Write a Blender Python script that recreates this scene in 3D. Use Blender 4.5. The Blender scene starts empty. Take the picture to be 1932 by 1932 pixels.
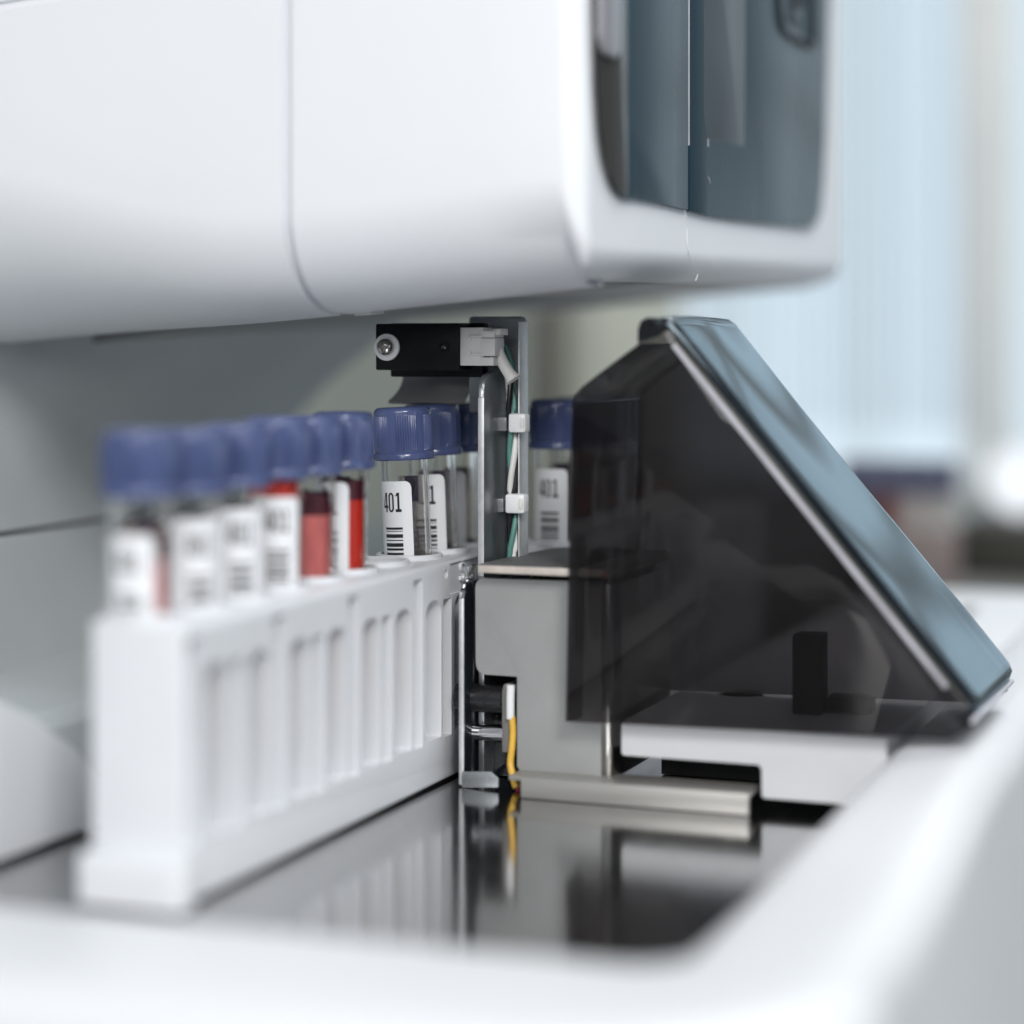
import bpy, bmesh, math, random
from mathutils import Vector, Matrix
random.seed(7)
C = bpy.context.scene.collection
MM = 0.001
PI = math.pi

# ------------------------------------------------------------------ frame
# World axes follow the rack: x = across the rack (right), y = along it (away), z = up. Millimetres here, metres in Blender.
F, CX, HY, CAMH = 4100.0, 966.0, 650.0, 119.0
SN, CS = 0.356, 0.9345
def on_t(px, py, t):
    r = (px - CX) / F
    v = (r * (461 + CS * t) + 67 - SN * t) / (CS + SN * r)
    z = 461 - SN * v + CS * t
    return (v, t, CAMH - (py - HY) / F * z)
def on_v(px, py, v):
    r = (px - CX) / F
    t = (r * (461 - SN * v) + 67 - CS * v) / (SN - CS * r)
    z = 461 - SN * v + CS * t
    return (v, t, CAMH - (py - HY) / F * z)
def on_h(px, py, h):
    z = (CAMH - h) * F / (py - HY)
    X = (px - CX) / F * z
    return (CS * (X + 67) - SN * (z - 461), SN * (X + 67) + CS * (z - 461), h)

# ------------------------------------------------------------------ materials
def newmat(name):
    m = bpy.data.materials.new(name); m.use_nodes = True
    nt = m.node_tree; nt.nodes.clear()
    out = nt.nodes.new('ShaderNodeOutputMaterial')
    return m, nt, out
def pbr(name, col, rough=0.4, metal=0.0, var=0.03, scale=60.0, bump=0.0, bscale=900.0, spec=0.5, aniso=None, sss=0.0, coat=0.0, rvar=0.05):
    m, nt, out = newmat(name)
    b = nt.nodes.new('ShaderNodeBsdfPrincipled')
    tc = nt.nodes.new('ShaderNodeTexCoord')
    mp = nt.nodes.new('ShaderNodeMapping')
    if aniso: mp.inputs['Scale'].default_value = aniso
    nt.links.new(tc.outputs['Object'], mp.inputs['Vector'])
    n = nt.nodes.new('ShaderNodeTexNoise'); n.inputs['Scale'].default_value = scale; n.inputs['Detail'].default_value = 5
    nt.links.new(mp.outputs['Vector'], n.inputs['Vector'])
    r = nt.nodes.new('ShaderNodeValToRGB')
    r.color_ramp.elements[0].position = 0.3; r.color_ramp.elements[1].position = 0.7
    lo = [max(0, c * (1 - var)) for c in col]; hi = [min(1, c * (1 + var)) for c in col]
    r.color_ramp.elements[0].color = (*lo, 1); r.color_ramp.elements[1].color = (*hi, 1)
    nt.links.new(n.outputs['Fac'], r.inputs['Fac'])
    nt.links.new(r.outputs['Color'], b.inputs['Base Color'])
    mr = nt.nodes.new('ShaderNodeMapRange')
    mr.inputs['To Min'].default_value = max(0.0, rough - rvar); mr.inputs['To Max'].default_value = rough + rvar
    nt.links.new(n.outputs['Fac'], mr.inputs['Value']); nt.links.new(mr.outputs['Result'], b.inputs['Roughness'])
    b.inputs['Metallic'].default_value = metal
    b.inputs['Specular IOR Level'].default_value = spec
    if coat: b.inputs['Coat Weight'].default_value = coat; b.inputs['Coat Roughness'].default_value = 0.08
    if sss:
        b.inputs['Subsurface Weight'].default_value = sss
        b.inputs['Subsurface Radius'].default_value = (0.002, 0.002, 0.003)
        b.inputs['Subsurface Scale'].default_value = 1.0
    if bump:
        n2 = nt.nodes.new('ShaderNodeTexNoise'); n2.inputs['Scale'].default_value = bscale; n2.inputs['Detail'].default_value = 3
        nt.links.new(mp.outputs['Vector'], n2.inputs['Vector'])
        bp = nt.nodes.new('ShaderNodeBump'); bp.inputs['Strength'].default_value = bump; bp.inputs['Distance'].default_value = 0.0004
        nt.links.new(n2.outputs['Fac'], bp.inputs['Height']); nt.links.new(bp.outputs['Normal'], b.inputs['Normal'])
    nt.links.new(b.outputs['BSDF'], out.inputs['Surface'])
    return m
def tinted(name, col, rough=0.03, f0=0.04, gcol=(1, 1, 1), haze=None, wave=0.0):
    """Tinted acrylic sheet: coloured transparency under a clear gloss."""
    m, nt, out = newmat(name)
    tr = nt.nodes.new('ShaderNodeBsdfTransparent'); tr.inputs['Color'].default_value = (*col, 1)
    gl = nt.nodes.new('ShaderNodeBsdfGlossy'); gl.inputs['Roughness'].default_value = rough; gl.inputs['Color'].default_value = (*gcol, 1)
    lw = nt.nodes.new('ShaderNodeLayerWeight'); lw.inputs['Blend'].default_value = 0.5
    pw = nt.nodes.new('ShaderNodeMath'); pw.operation = 'POWER'; pw.inputs[1].default_value = 5.0
    nt.links.new(lw.outputs['Facing'], pw.inputs[0])
    ma = nt.nodes.new('ShaderNodeMath'); ma.operation = 'MULTIPLY_ADD'
    ma.inputs[1].default_value = 1 - f0; ma.inputs[2].default_value = f0
    nt.links.new(pw.outputs[0], ma.inputs[0])
    mx = nt.nodes.new('ShaderNodeMixShader')
    nt.links.new(ma.outputs[0], mx.inputs['Fac'])
    if wave:
        tcw = nt.nodes.new('ShaderNodeTexCoord'); mpw = nt.nodes.new('ShaderNodeMapping')
        mpw.inputs['Rotation'].default_value = (0, math.radians(-52), 0); mpw.inputs['Scale'].default_value = (3.2, 24, 24)
        mpw.vector_type = 'TEXTURE' if False else 'POINT'
        nw = nt.nodes.new('ShaderNodeTexNoise'); nw.inputs['Scale'].default_value = 3.0; nw.inputs['Detail'].default_value = 2
        bw = nt.nodes.new('ShaderNodeBump'); bw.inputs['Strength'].default_value = wave; bw.inputs['Distance'].default_value = 0.002
        nt.links.new(tcw.outputs['Object'], mpw.inputs['Vector']); nt.links.new(mpw.outputs['Vector'], nw.inputs['Vector'])
        nt.links.new(nw.outputs['Fac'], bw.inputs['Height']); nt.links.new(bw.outputs['Normal'], gl.inputs['Normal']); nt.links.new(bw.outputs['Normal'], lw.inputs['Normal'])
    base = tr
    if haze:
        df = nt.nodes.new('ShaderNodeBsdfDiffuse'); df.inputs['Color'].default_value = (*haze[1], 1)
        m2 = nt.nodes.new('ShaderNodeMixShader'); m2.inputs['Fac'].default_value = haze[0]
        nt.links.new(tr.outputs[0], m2.inputs[1]); nt.links.new(df.outputs[0], m2.inputs[2]); base = m2
    nt.links.new(base.outputs[0], mx.inputs[1]); nt.links.new(gl.outputs[0], mx.inputs[2])
    nt.links.new(mx.outputs[0], out.inputs['Surface'])
    return m
def glass(name, col, rough=0.0, ior=1.45):
    m, nt, out = newmat(name)
    b = nt.nodes.new('ShaderNodeBsdfPrincipled')
    b.inputs['Base Color'].default_value = (*col, 1); b.inputs['Transmission Weight'].default_value = 1.0
    b.inputs['Roughness'].default_value = rough; b.inputs['IOR'].default_value = ior
    nt.links.new(b.outputs['BSDF'], out.inputs['Surface'])
    return m
def emit(name, col, s):
    m, nt, out = newmat(name)
    e = nt.nodes.new('ShaderNodeEmission'); e.inputs['Color'].default_value = (*col, 1); e.inputs['Strength'].default_value = s
    nt.links.new(e.outputs[0], out.inputs['Surface'])
    return m
def dusty(name, col, rough, metal):
    """Metal or paint with fine bright dust specks."""
    m = pbr(name, col, rough, metal, var=0.10, scale=90, bump=0.25, bscale=1600)
    nt = m.node_tree
    b = [n for n in nt.nodes if n.type == 'BSDF_PRINCIPLED'][0]
    src = b.inputs['Base Color'].links[0].from_socket
    tc = [n for n in nt.nodes if n.type == 'TEX_COORD'][0]
    vo = nt.nodes.new('ShaderNodeTexVoronoi'); vo.inputs['Scale'].default_value = 1100
    nt.links.new(tc.outputs['Object'], vo.inputs['Vector'])
    lt = nt.nodes.new('ShaderNodeMath'); lt.operation = 'LESS_THAN'; lt.inputs[1].default_value = 0.13
    nt.links.new(vo.outputs['Distance'], lt.inputs[0])
    mx = nt.nodes.new('ShaderNodeMix'); mx.data_type = 'RGBA'
    nt.links.new(lt.outputs[0], mx.inputs['Factor']); nt.links.new(src, mx.inputs['A'])
    mx.inputs['B'].default_value = (0.6, 0.6, 0.6, 1)
    nt.links.new(mx.outputs['Result'], b.inputs['Base Color'])
    return m

WHITE = pbr('white_plastic', (0.82, 0.835, 0.86), 0.38, var=0.012, scale=14, bump=0.04, bscale=1500)
RIMW = pbr('rim_plastic', (0.665, 0.677, 0.695), 0.42, var=0.015, scale=18, bump=0.05, bscale=1200)
RACKW = pbr('rack_plastic', (0.705, 0.72, 0.745), 0.36, var=0.02, scale=40, bump=0.05, bscale=1500)
GREYW = pbr('grey_panel', (0.545, 0.575, 0.585), 0.5, var=0.05, scale=20)
BEIGE = pbr('beige_panel', (0.62, 0.63, 0.54), 0.6, var=0.06, scale=12)
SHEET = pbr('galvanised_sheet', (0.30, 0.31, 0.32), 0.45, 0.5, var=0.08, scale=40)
BLACKIN = pbr('black_interior', (0.012, 0.013, 0.015), 0.5, var=0.2, scale=50)
CAP = pbr('violet_cap', (0.070, 0.092, 0.205), 0.2, var=0.05, scale=80, spec=0.55)
GLASS = glass('clear_plastic', (0.97, 0.965, 0.955), 0.0, 1.42)
PAPER = pbr('label_paper', (0.84, 0.85, 0.87), 0.5, var=0.012, scale=200, bump=0.05, bscale=2500)
INK = pbr('black_ink', (0.012, 0.012, 0.014), 0.5, var=0.2, scale=500)
PURPLE = pbr('purple_ink', (0.085, 0.04, 0.14), 0.5, var=0.1, scale=300)
FILM = tinted('maker_label_film', (0.72, 0.66, 0.66), 0.2, 0.04, haze=(0.45, (0.55, 0.48, 0.48)))
BLOOD = pbr('blood', (0.78, 0.036, 0.018), 0.15, var=0.4, scale=150, aniso=(1, 1, 0.25), spec=0.5)
PINKB = pbr('thin_blood', (0.84, 0.20, 0.19), 0.2, var=0.35, scale=150, aniso=(1, 1, 0.3), spec=0.5)
DARKB = pbr('clotted_blood', (0.10, 0.008, 0.022), 0.2, var=0.4, scale=250, spec=0.5)
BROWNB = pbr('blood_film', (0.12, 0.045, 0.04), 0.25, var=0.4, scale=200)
STEEL = pbr('polished_steel', (0.50, 0.495, 0.495), 0.12, 1.0, var=0.06, scale=160, aniso=(3, 0.4, 1), rvar=0.075, bump=0.02, bscale=500)
BRUSH = pbr('brushed_steel', (0.46, 0.45, 0.425), 0.44, 0.75, var=0.08, scale=120, aniso=(0.15, 0.15, 6), rvar=0.08)
ALU = dusty('dusty_aluminium', (0.34, 0.36, 0.375), 0.36, 0.85)
ALUEDGE = pbr('cut_aluminium_edge', (0.66, 0.67, 0.68), 0.4, 0.6, var=0.08, scale=400)
BLOCK = pbr('satin_grey_paint', (0.355, 0.362, 0.36), 0.46, 0.25, var=0.05, scale=70, bump=0.12, bscale=1800)
LID = dusty('dusty_dark_lid', (0.13, 0.13, 0.13), 0.6, 0.1)
LIDEDGE = pbr('raw_lid_edge', (0.66, 0.60, 0.54), 0.45, 0.3, var=0.15, scale=150)
DARKPLATE = pbr('black_plate', (0.012, 0.015, 0.02), 0.14, var=0.2, scale=60)
BLKPL = pbr('black_plastic', (0.007, 0.007, 0.008), 0.42, var=0.2, scale=120, bump=0.08, bscale=2000, spec=0.15)
ROLLER = pbr('black_roller', (0.014, 0.014, 0.016), 0.25, var=0.2, scale=100)
CHROME = pbr('chrome', (0.72, 0.73, 0.75), 0.13, 1.0, var=0.05, scale=100)
SCREWM = pbr('screw_metal', (0.42, 0.40, 0.38), 0.28, 1.0, var=0.15, scale=300)
IVORY = pbr('ivory_plastic', (0.72, 0.71, 0.69), 0.45, var=0.04, scale=150)
SLEEVE = pbr('heatshrink_sleeve', (0.80, 0.78, 0.75), 0.42, var=0.04, scale=150)
NYLON = pbr('white_nylon', (0.80, 0.81, 0.83), 0.33, var=0.02, scale=150, sss=0.25)
CLEARN = tinted('clear_nylon', (0.75, 0.76, 0.78), 0.15, 0.04, haze=(0.3, (0.6, 0.6, 0.62)))
WBLK = pbr('black_wire', (0.012, 0.012, 0.014), 0.3, var=0.2, scale=200)
WWHT = pbr('white_wire', (0.68, 0.68, 0.66), 0.4, var=0.04, scale=200)
WGRN = pbr('green_wire', (0.10, 0.25, 0.22), 0.38, var=0.08, scale=200)
WYEL = pbr('yellow_wire', (0.70, 0.42, 0.06), 0.38, var=0.06, scale=200)
WRED = pbr('red_wire', (0.30, 0.015, 0.06), 0.4, var=0.08, scale=200)
SMOKE = tinted('smoked_acrylic', (0.45, 0.437, 0.44), 0.05, 0.02, haze=(0.011, (0.34, 0.31, 0.31)))
SMOKEROOF = tinted('thin_smoked_acrylic', (0.66, 0.67, 0.69), 0.05, 0.03)
SMOKETOP = tinted('smoked_acrylic_gloss', (0.25, 0.26, 0.28), 0.04, 0.085, gcol=(0.80, 0.93, 1.0), wave=0.0)
PALEEDGE = pbr('pale_lit_edge', (0.56, 0.55, 0.60), 0.35, var=0.15, scale=90)  # pale acrylic edge, with the light it catches put into the colour
DARKLIP = pbr('black_acrylic_lip', (0.010, 0.011, 0.013), 0.15, var=0.2, scale=50)
PANE = pbr('smoked_window', (0.016, 0.042, 0.062), 0.28, var=0.1, scale=30, aniso=(1, 6, 0.15), spec=0.2)
PANEB = pbr('smoked_window_brown', (0.040, 0.040, 0.036), 0.16, var=0.1, scale=30, aniso=(1, 6, 0.15), spec=0.3)
REFLPALE = pbr('pale_reflection', (0.075, 0.095, 0.11), 0.33, var=0.15, scale=30, spec=0.2)
THREAD = pbr('lint', (0.8, 0.8, 0.8), 0.7, var=0.02, scale=100)
SEAM = pbr('seam_grey', (0.66, 0.68, 0.71), 0.6, var=0.05, scale=30)

# ------------------------------------------------------------------ mesh helpers
class MB:
    def __init__(s): s.bm = bmesh.new()
    def add(s, bm2):
        me = bpy.data.meshes.new('tmp'); bm2.to_mesh(me); bm2.free(); s.bm.from_mesh(me); bpy.data.meshes.remove(me); return s
    def raw(s, vs, fs):
        b = bmesh.new(); L = [b.verts.new(v) for v in vs]
        for f in fs:
            try: b.faces.new([L[i] for i in f])
            except ValueError: pass
        bmesh.ops.recalc_face_normals(b, faces=b.faces)
        return s.add(b)
    def box(s, x0, x1, y0, y1, z0, z1, bev=0.0, seg=2):
        return s.prism([(x0, y0), (x1, y0), (x1, y1), (x0, y1)], 'z', z0, z1, bev, seg)
    def prism(s, poly, axis, a0, a1, bev=0.0, seg=2, ang=20):
        b = bmesh.new()
        def P(p, a):
            if axis == 'z': return (p[0], p[1], a)
            if axis == 'y': return (p[0], a, p[1])
            return (a, p[0], p[1])
        lo = [b.verts.new(P(p, a0)) for p in poly]; hi = [b.verts.new(P(p, a1)) for p in poly]
        n = len(poly)
        b.faces.new(lo); b.faces.new(hi[::-1])
        for i in range(n): b.faces.new((lo[i], hi[i], hi[(i + 1) % n], lo[(i + 1) % n]))
        bmesh.ops.recalc_face_normals(b, faces=b.faces)
        if bev:
            ed = [e for e in b.edges if len(e.link_faces) == 2 and e.calc_face_angle() > math.radians(ang)]
            bmesh.ops.bevel(b, geom=ed, offset=bev, segments=seg, profile=0.5, affect='EDGES', clamp_overlap=True)
        return s.add(b)
    def lathe(s, prof, c=(0, 0, 0), n=48, axis='z', close=True, fr=None):
        vs, fs = [], []
        for (r, h) in prof:
            for i in range(n):
                a = 2 * PI * i / n
                rr = fr(r, h, a) if fr else r
                p = (rr * math.cos(a), rr * math.sin(a), h)
                if axis == 'x': p = (p[2], p[0], p[1])
                if axis == 'y': p = (p[0], p[2], p[1])
                vs.append((p[0] + c[0], p[1] + c[1], p[2] + c[2]))
        for k in range(len(prof) - 1):
            for i in range(n):
                j = (i + 1) % n
                fs.append((k * n + i, k * n + j, (k + 1) * n + j, (k + 1) * n + i))
        if close:
            if prof[0][0] > 1e-6: fs.append(tuple(range(n)))
            if prof[-1][0] > 1e-6: fs.append(tuple(range((len(prof) - 1) * n, len(prof) * n)))
        b = bmesh.new(); L = [b.verts.new(v) for v in vs]
        for f in fs: b.faces.new([L[i] for i in f])
        bmesh.ops.remove_doubles(b, verts=b.verts, dist=1e-4)
        bmesh.ops.recalc_face_normals(b, faces=b.faces)
        return s.add(b)
    def tube(s, pts, r, n=12, rr=None):
        pts = [Vector(p) for p in pts]; vs, fs = [], []
        up = Vector((0.13, 0.27, 1)).normalized(); prev = None
        for i, p in enumerate(pts):
            d = (pts[min(i + 1, len(pts) - 1)] - pts[max(i - 1, 0)]).normalized()
            if prev is None:
                a = d.cross(up)
                if a.length < 0.1: a = d.cross(Vector((1, 0, 0)))
                a.normalize()
            else: a = (prev - d * prev.dot(d)).normalized()
            prev = a; b2 = d.cross(a)
            q = rr[i] if rr else r
            for k in range(n):
                t = 2 * PI * k / n
                vs.append(tuple(p + (a * math.cos(t) + b2 * math.sin(t)) * q))
        for i in range(len(pts) - 1):
            for k in range(n):
                j = (k + 1) % n
                fs.append((i * n + k, i * n + j, (i + 1) * n + j, (i + 1) * n + k))
        fs.append(tuple(range(n))); fs.append(tuple(range((len(pts) - 1) * n, len(pts) * n)))
        return s.raw(vs, fs)
def spline(pts, n=10):
    out = []
    P = [Vector(p) for p in pts]
    for i in range(len(P) - 1):
        a = P[max(i - 1, 0)]; b = P[i]; c = P[i + 1]; d = P[min(i + 2, len(P) - 1)]
        for k in range(n):
            t = k / n
            out.append(0.5 * ((2 * b) + (-a + c) * t + (2 * a - 5 * b + 4 * c - d) * t * t + (-a + 3 * b - 3 * c + d) * t ** 3))
    out.append(P[-1]); return out
def rpoly(pts, seg=6):
    """Polygon with rounded corners; pts = (x, y, radius)."""
    out = []; n = len(pts)
    for i in range(n):
        x, y, r = pts[i]; p = Vector((x, y))
        if r <= 0: out.append((x, y)); continue
        a = (Vector(pts[i - 1][:2]) - p); b = (Vector(pts[(i + 1) % n][:2]) - p)
        la, lb = a.length, b.length; a.normalize(); b.normalize()
        ang = a.angle(b); d = min(r / math.tan(ang / 2), la * 0.49, lb * 0.49)
        p0 = p + a * d; p1 = p + b * d
        for k in range(seg + 1):
            t = k / seg
            q = p0 * (1 - t) ** 2 + p * 2 * t * (1 - t) + p1 * t * t
            out.append((q.x, q.y))
    return out
def mesh_obj(name, me, mat, parent=None, sharp=35):
    for p in me.polygons: p.use_smooth = True
    me.set_sharp_from_angle(angle=math.radians(sharp))
    for m in (mat if isinstance(mat, (list, tuple)) else [mat]): me.materials.append(m)
    o = bpy.data.objects.new(name, me); C.objects.link(o)
    if parent: o.parent = parent
    return o
def obj(name, mb, mat, parent=None, sharp=35, label=None):
    """Link a mesh built in world millimetres (or in the parent's own millimetres when the parent is marked local)."""
    bm = mb.bm if isinstance(mb, MB) else mb
    off = Vector((0, 0, 0)); p = parent
    while p is not None:
        off += p.location
        p = p.parent
    if parent is not None and root_of(parent).get('_loc'): off = Vector((0, 0, 0))
    for v in bm.verts: v.co = v.co * MM - off
    me = bpy.data.meshes.new(name); bm.to_mesh(me); bm.free()
    o = mesh_obj(name, me, mat, parent, sharp)
    if label: o['label'] = label
    return o
def root_of(o):
    while o.parent: o = o.parent
    return o
LOCAL = set()
def thing(name, label, cat, loc=(0, 0, 0), group=None):
    o = bpy.data.objects.new(name, None); C.objects.link(o)
    o.location = Vector(loc) * MM; o.empty_display_size = 0.01
    o['label'] = label; o['category'] = cat
    if group: o['group'] = group
    return o
def tag(o, label, cat, group=None):
    o['label'] = label; o['category'] = cat
    if group: o['group'] = group
    return o
def structure(o): o['kind'] = 'structure'; return o
def boolean(target, cutter):
    bpy.context.view_layer.update()
    md = target.modifiers.new('cut', 'BOOLEAN'); md.operation = 'DIFFERENCE'; md.object = cutter; md.solver = 'EXACT'; md.use_self = True
    dg = bpy.context.evaluated_depsgraph_get()
    me = bpy.data.meshes.new_from_object(target.evaluated_get(dg))
    target.modifiers.clear(); old = target.data; target.data = me
    bpy.data.objects.remove(cutter)
    for p in me.polygons: p.use_smooth = True
    me.set_sharp_from_angle(angle=math.radians(35))
    return target
def text_faces(txt, size, bold=0.0, depth=0.0):
    cu = bpy.data.curves.new('tmp', 'FONT'); cu.body = txt; cu.size = size; cu.offset = bold; cu.extrude = depth
    cu.align_x = 'CENTER'; cu.align_y = 'CENTER'; cu.resolution_u = 4
    o = bpy.data.objects.new('tmp', cu); C.objects.link(o)
    dg = bpy.context.evaluated_depsgraph_get()
    me = bpy.data.meshes.new_from_object(o.evaluated_get(dg))
    vs = [tuple(v.co) for v in me.vertices]; fs = [tuple(p.vertices) for p in me.polygons]
    bpy.data.objects.remove(o); bpy.data.curves.remove(cu); bpy.data.meshes.remove(me)
    return vs, fs

# ------------------------------------------------------------------ sampler tray (steel floor, white rim, deck)
tray = thing('sampler_tray', 'white plastic sampler tray with a polished dark steel floor under the tube rack', 'sampler', (30, 60, 0))
obj('steel_floor', MB().box(-190, 114.5, -34, 330, -3, 0), STEEL, tray)
IV, IT, OV, OT = 113.0, -30.0, 153.0, -96.0
def rim_ring(inset_out, h):
    return inset_out, h
rim = MB()
# cross-section of the rim, from the steel floor over the crown to the outside: (offset outward from the inner edge, height)
def sect(W):
    s = [(-1.5, -2.5), (-0.6, 1.0), (0.6, 4.2), (2.6, 6.6), (5.2, 7.7), (9, 8.0), (W * 0.5, 8.4), (W - 14, 8.6)]
    for k in range(1, 9):
        a = k / 8 * PI / 2
        s.append((W - 14 + 12 * math.sin(a), 8.6 - 12 * (1 - math.cos(a))))
    s += [(W + 3, -30), (W + 8, -90)]
    return s
SR, SF = sect(41.0), sect(64.0)
path = []                      # (point fn) along front rim (left to right), corner, right rim (near to far)
vs, fs = [], []
def addrow(row):
    vs.extend(row)
rows = []
for v in [-330, -200, -100, -40, 20, 70, 96]:
    rows.append([(v, IT - o - (96 - v) * 0.045, h) for o, h in SF])
RC = 6.0
for k in range(0, 11):
    a = k / 10 * PI / 2
    row = []
    for (oF, hF), (oR, hR) in zip(SF, SR):
        w = k / 10
        o = oF * (1 - w) + oR * w; h = hF * (1 - w) + hR * w
        cx, cy = IV - RC - 3, IT + RC + 3
        row.append((cx + (RC + 3 + o) * math.sin(a), cy - (RC + 3 + o) * math.cos(a), h))
    rows.append(row)
for t in [0, 20, 40, 55, 70, 85, 100, 115, 128, 160, 240, 340, 470]:
    f = max(0.0, min(1.0, (t - 10) / 118.0)); f = f * f * (3 - 2 * f)
    row = []
    for o, h in SR:
        k = max(0.0, min(1.0, (h + 2.5) / 9.0)) if o < 10 else (1.0 if h > -20 else 0.0)
        row.append((IV + o + (9.0 * f * k if o < 12 else 9.0 * f * max(0, (30 - o) / 18.0)), t, h + 12.0 * f * k))
    rows.append(row)
n = len(SR)
for row in rows: vs.extend(row)
for i in range(len(rows) - 1):
    for k in range(n - 1):
        fs.append((i * n + k, i * n + k + 1, (i + 1) * n + k + 1, (i + 1) * n + k))
rim.raw(vs, fs)
obj('rim', rim, RIMW, tray, sharp=50)
deckm = MB()
deckm.prism(rpoly([(51.5, 136, 0), (121, 136, 0), (121, 232, 2), (51.5, 232, 2)]), 'z', 11.6, 20.6, 0)
deckm.prism(rpoly([(51.5, 11.8, 1), (89.0, 11.8, 1.5), (89.0, 3.4, 1), (121, 3.4, 0), (121, 20.6, 0), (51.5, 20.6, 1)], 3), 'y', 133, 135.98, 0.6, 3)

obj('raised_deck', deckm, RIMW, tray)
obj('dark_opening', MB().box(51.5, 112, 169, 232, 0.3, 11.4), BLACKIN, tray)
dk = MB().prism(rpoly([(50, 234, 4), (124, 234, 2), (124, 470, 3), (50, 470, 10)]), 'z', -20, 20.6, 1.2)
obj('rear_deck', dk, RIMW, tray)
sl = on_h(1824, 1155, 20.7)
obj('deck_slot', MB().box(sl[0] - 2.4, sl[0] + 2.4, sl[1] - 14, sl[1] + 14, 20.65, 20.9), BLACKIN, tray)
sk = MB(); 0 and sk.prism(rpoly([(104, 126, 2), (112.3, 126, 0), (112.3, 149.6, 0), (104, 149.6, 0)]), 'z', 0.2, 15.5, 0.8)
0 and obj('corner_step', sk, RIMW, tray)

# white rounded guide block and shelf at the left of the tray
gb = MB().prism(rpoly([(-130, 1.6, 0), (-130, 43, 0), (-14, 43, 10), (8, 40, 14), (26, 32.5, 12), (45, 21.5, 10), (59, 9, 4), (61, 1.6, 2)]), 'x', -78, -58, 1.6, 3)
tag(obj('guide_block', gb, WHITE), 'white rounded guide block lying on the steel left of the rack', 'guide block')

# ------------------------------------------------------------------ analyser
an = thing('analyzer', 'large white analyzer body overhanging the tube rack, with smoked front window', 'analyzer', (0, 200, 120))
KV, KT, KR = 57.6, 85.0, 6.5
BT = 385.0
def hb(v, t): return 134.5 - 0.094 * (KV - v) + 0.022 * (t - KT)
def footprint(part):
    """List of functions inset -> (v, t)."""
    out = []
    if part == 'left':
        for v in [-270, -200, -170, -150, -135, -120, -105, -90, -75, -60, -50, -40, -30, -22.6]:
            out.append(lambda i, v=v: (v, KT + i))
    else:
        for v in [-20.0, -10, 10, 30, KV - KR]:
            out.append(lambda i, v=v: (v, KT + i))
        for k in range(1, 9):
            a = k / 8 * PI / 2
            def fcorner(i, a=a):
                iv, it = i * 0.36, i
                v = KV - KR + (KR - iv) * math.sin(a) if iv < KR else KV - iv
                t = KT + KR - (KR - it) * math.cos(a) if it < KR else KT + it
                return (v, t)
            out.append(fcorner)
        for t in [120, 180, 240, 300, BT - 14]:
            out.append(lambda i, t=t: (KV - i * 0.36, t))
        for k in range(1, 9):
            a = k / 8 * PI / 2
            def bcorner(i, a=a):
                i = i * 0.36; r = 14 - i
                if r > 0: return (KV - 14 + r * math.cos(a), BT - 14 + r * math.sin(a))
                return (KV - i, BT - i)
            out.append(bcorner)
        out.append(lambda i: (0, BT - i)); out.append(lambda i: (-60, BT - i))
    return out
def profile(R, left):
    p = [(0.0, 330.0), (0.0, 200.0)]
    if left: p += [(0.0, 91.2), (1.2, 90.8), (1.2, 89.2), (0.0, 88.8)]
    p += [(0.0, R + 22)]
    for k in range(0, 13):
        a = k / 12 * PI / 2
        p.append((28.0 * (1 - math.cos(a)), R * 1.5 * (1 - math.sin(a))))
    p += [(34, -0.15), (34.5, 1.8), (30, 2.0)]
    return p
def cover(part):
    fp = footprint(part); pr = profile(17.0, part == 'left')
    vs, fs = [], []
    for f in fp:
        v0, t0 = f(0)
        for (i, dz) in pr:
            v, t = f(i)
            wt = max(0.0, min(1.0, (200 - dz) / 200.0))
            wz = max(0.0, min(1.0, (v0 - (KV - KR)) / KR)) if t0 < KT + KR else 1.0
            if part == 'left' and dz < 45:
                fl = max(0.0, min(1.0, (-v0 - 26) / 110.0)); fl = fl * fl * (3 - 2 * fl)
                v, t = f(i * (1 + 1.0 * fl)); dz = dz * (1 + 0.9 * fl) + 4.5 * fl * max(0.0, 1 - dz / 45.0)
            if part == 'right' and 0 < dz < 30: dz *= 1 - 0.66 * wz
            vs.append((v, t, hb(v0, t0) + dz))
    n = len(pr)
    for a in range(len(fp) - 1):
        for k in range(n - 1):
            fs.append((a * n + k, a * n + k + 1, (a + 1) * n + k + 1, (a + 1) * n + k))
    # returned edge along the seam
    e = (len(fp) - 1) if part == 'left' else 0
    base = len(vs); cvs = []
    v0, t0 = fp[e](0)
    for (i, dz) in pr:
        v, t = fp[e](i + 2.5 if i < 18 else i)
        vs.append((v, t, hb(v0, t0) + dz + (2.5 if dz < 20 else 0)))
    for k in range(n - 1): fs.append((e * n + k, e * n + k + 1, base + k + 1, base + k))
    b = bmesh.new(); L = [b.verts.new(x) for x in vs]
    for f in fs: b.faces.new([L[i] for i in f])
    bmesh.ops.remove_doubles(b, verts=b.verts, dist=1e-3)
    bmesh.ops.recalc_face_normals(b, faces=b.faces)
    m = MB(); m.add(b); return m
obj('side_cover', cover('left'), WHITE, an, sharp=40)
obj('front_cover', cover('right'), WHITE, an, sharp=40)
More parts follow.
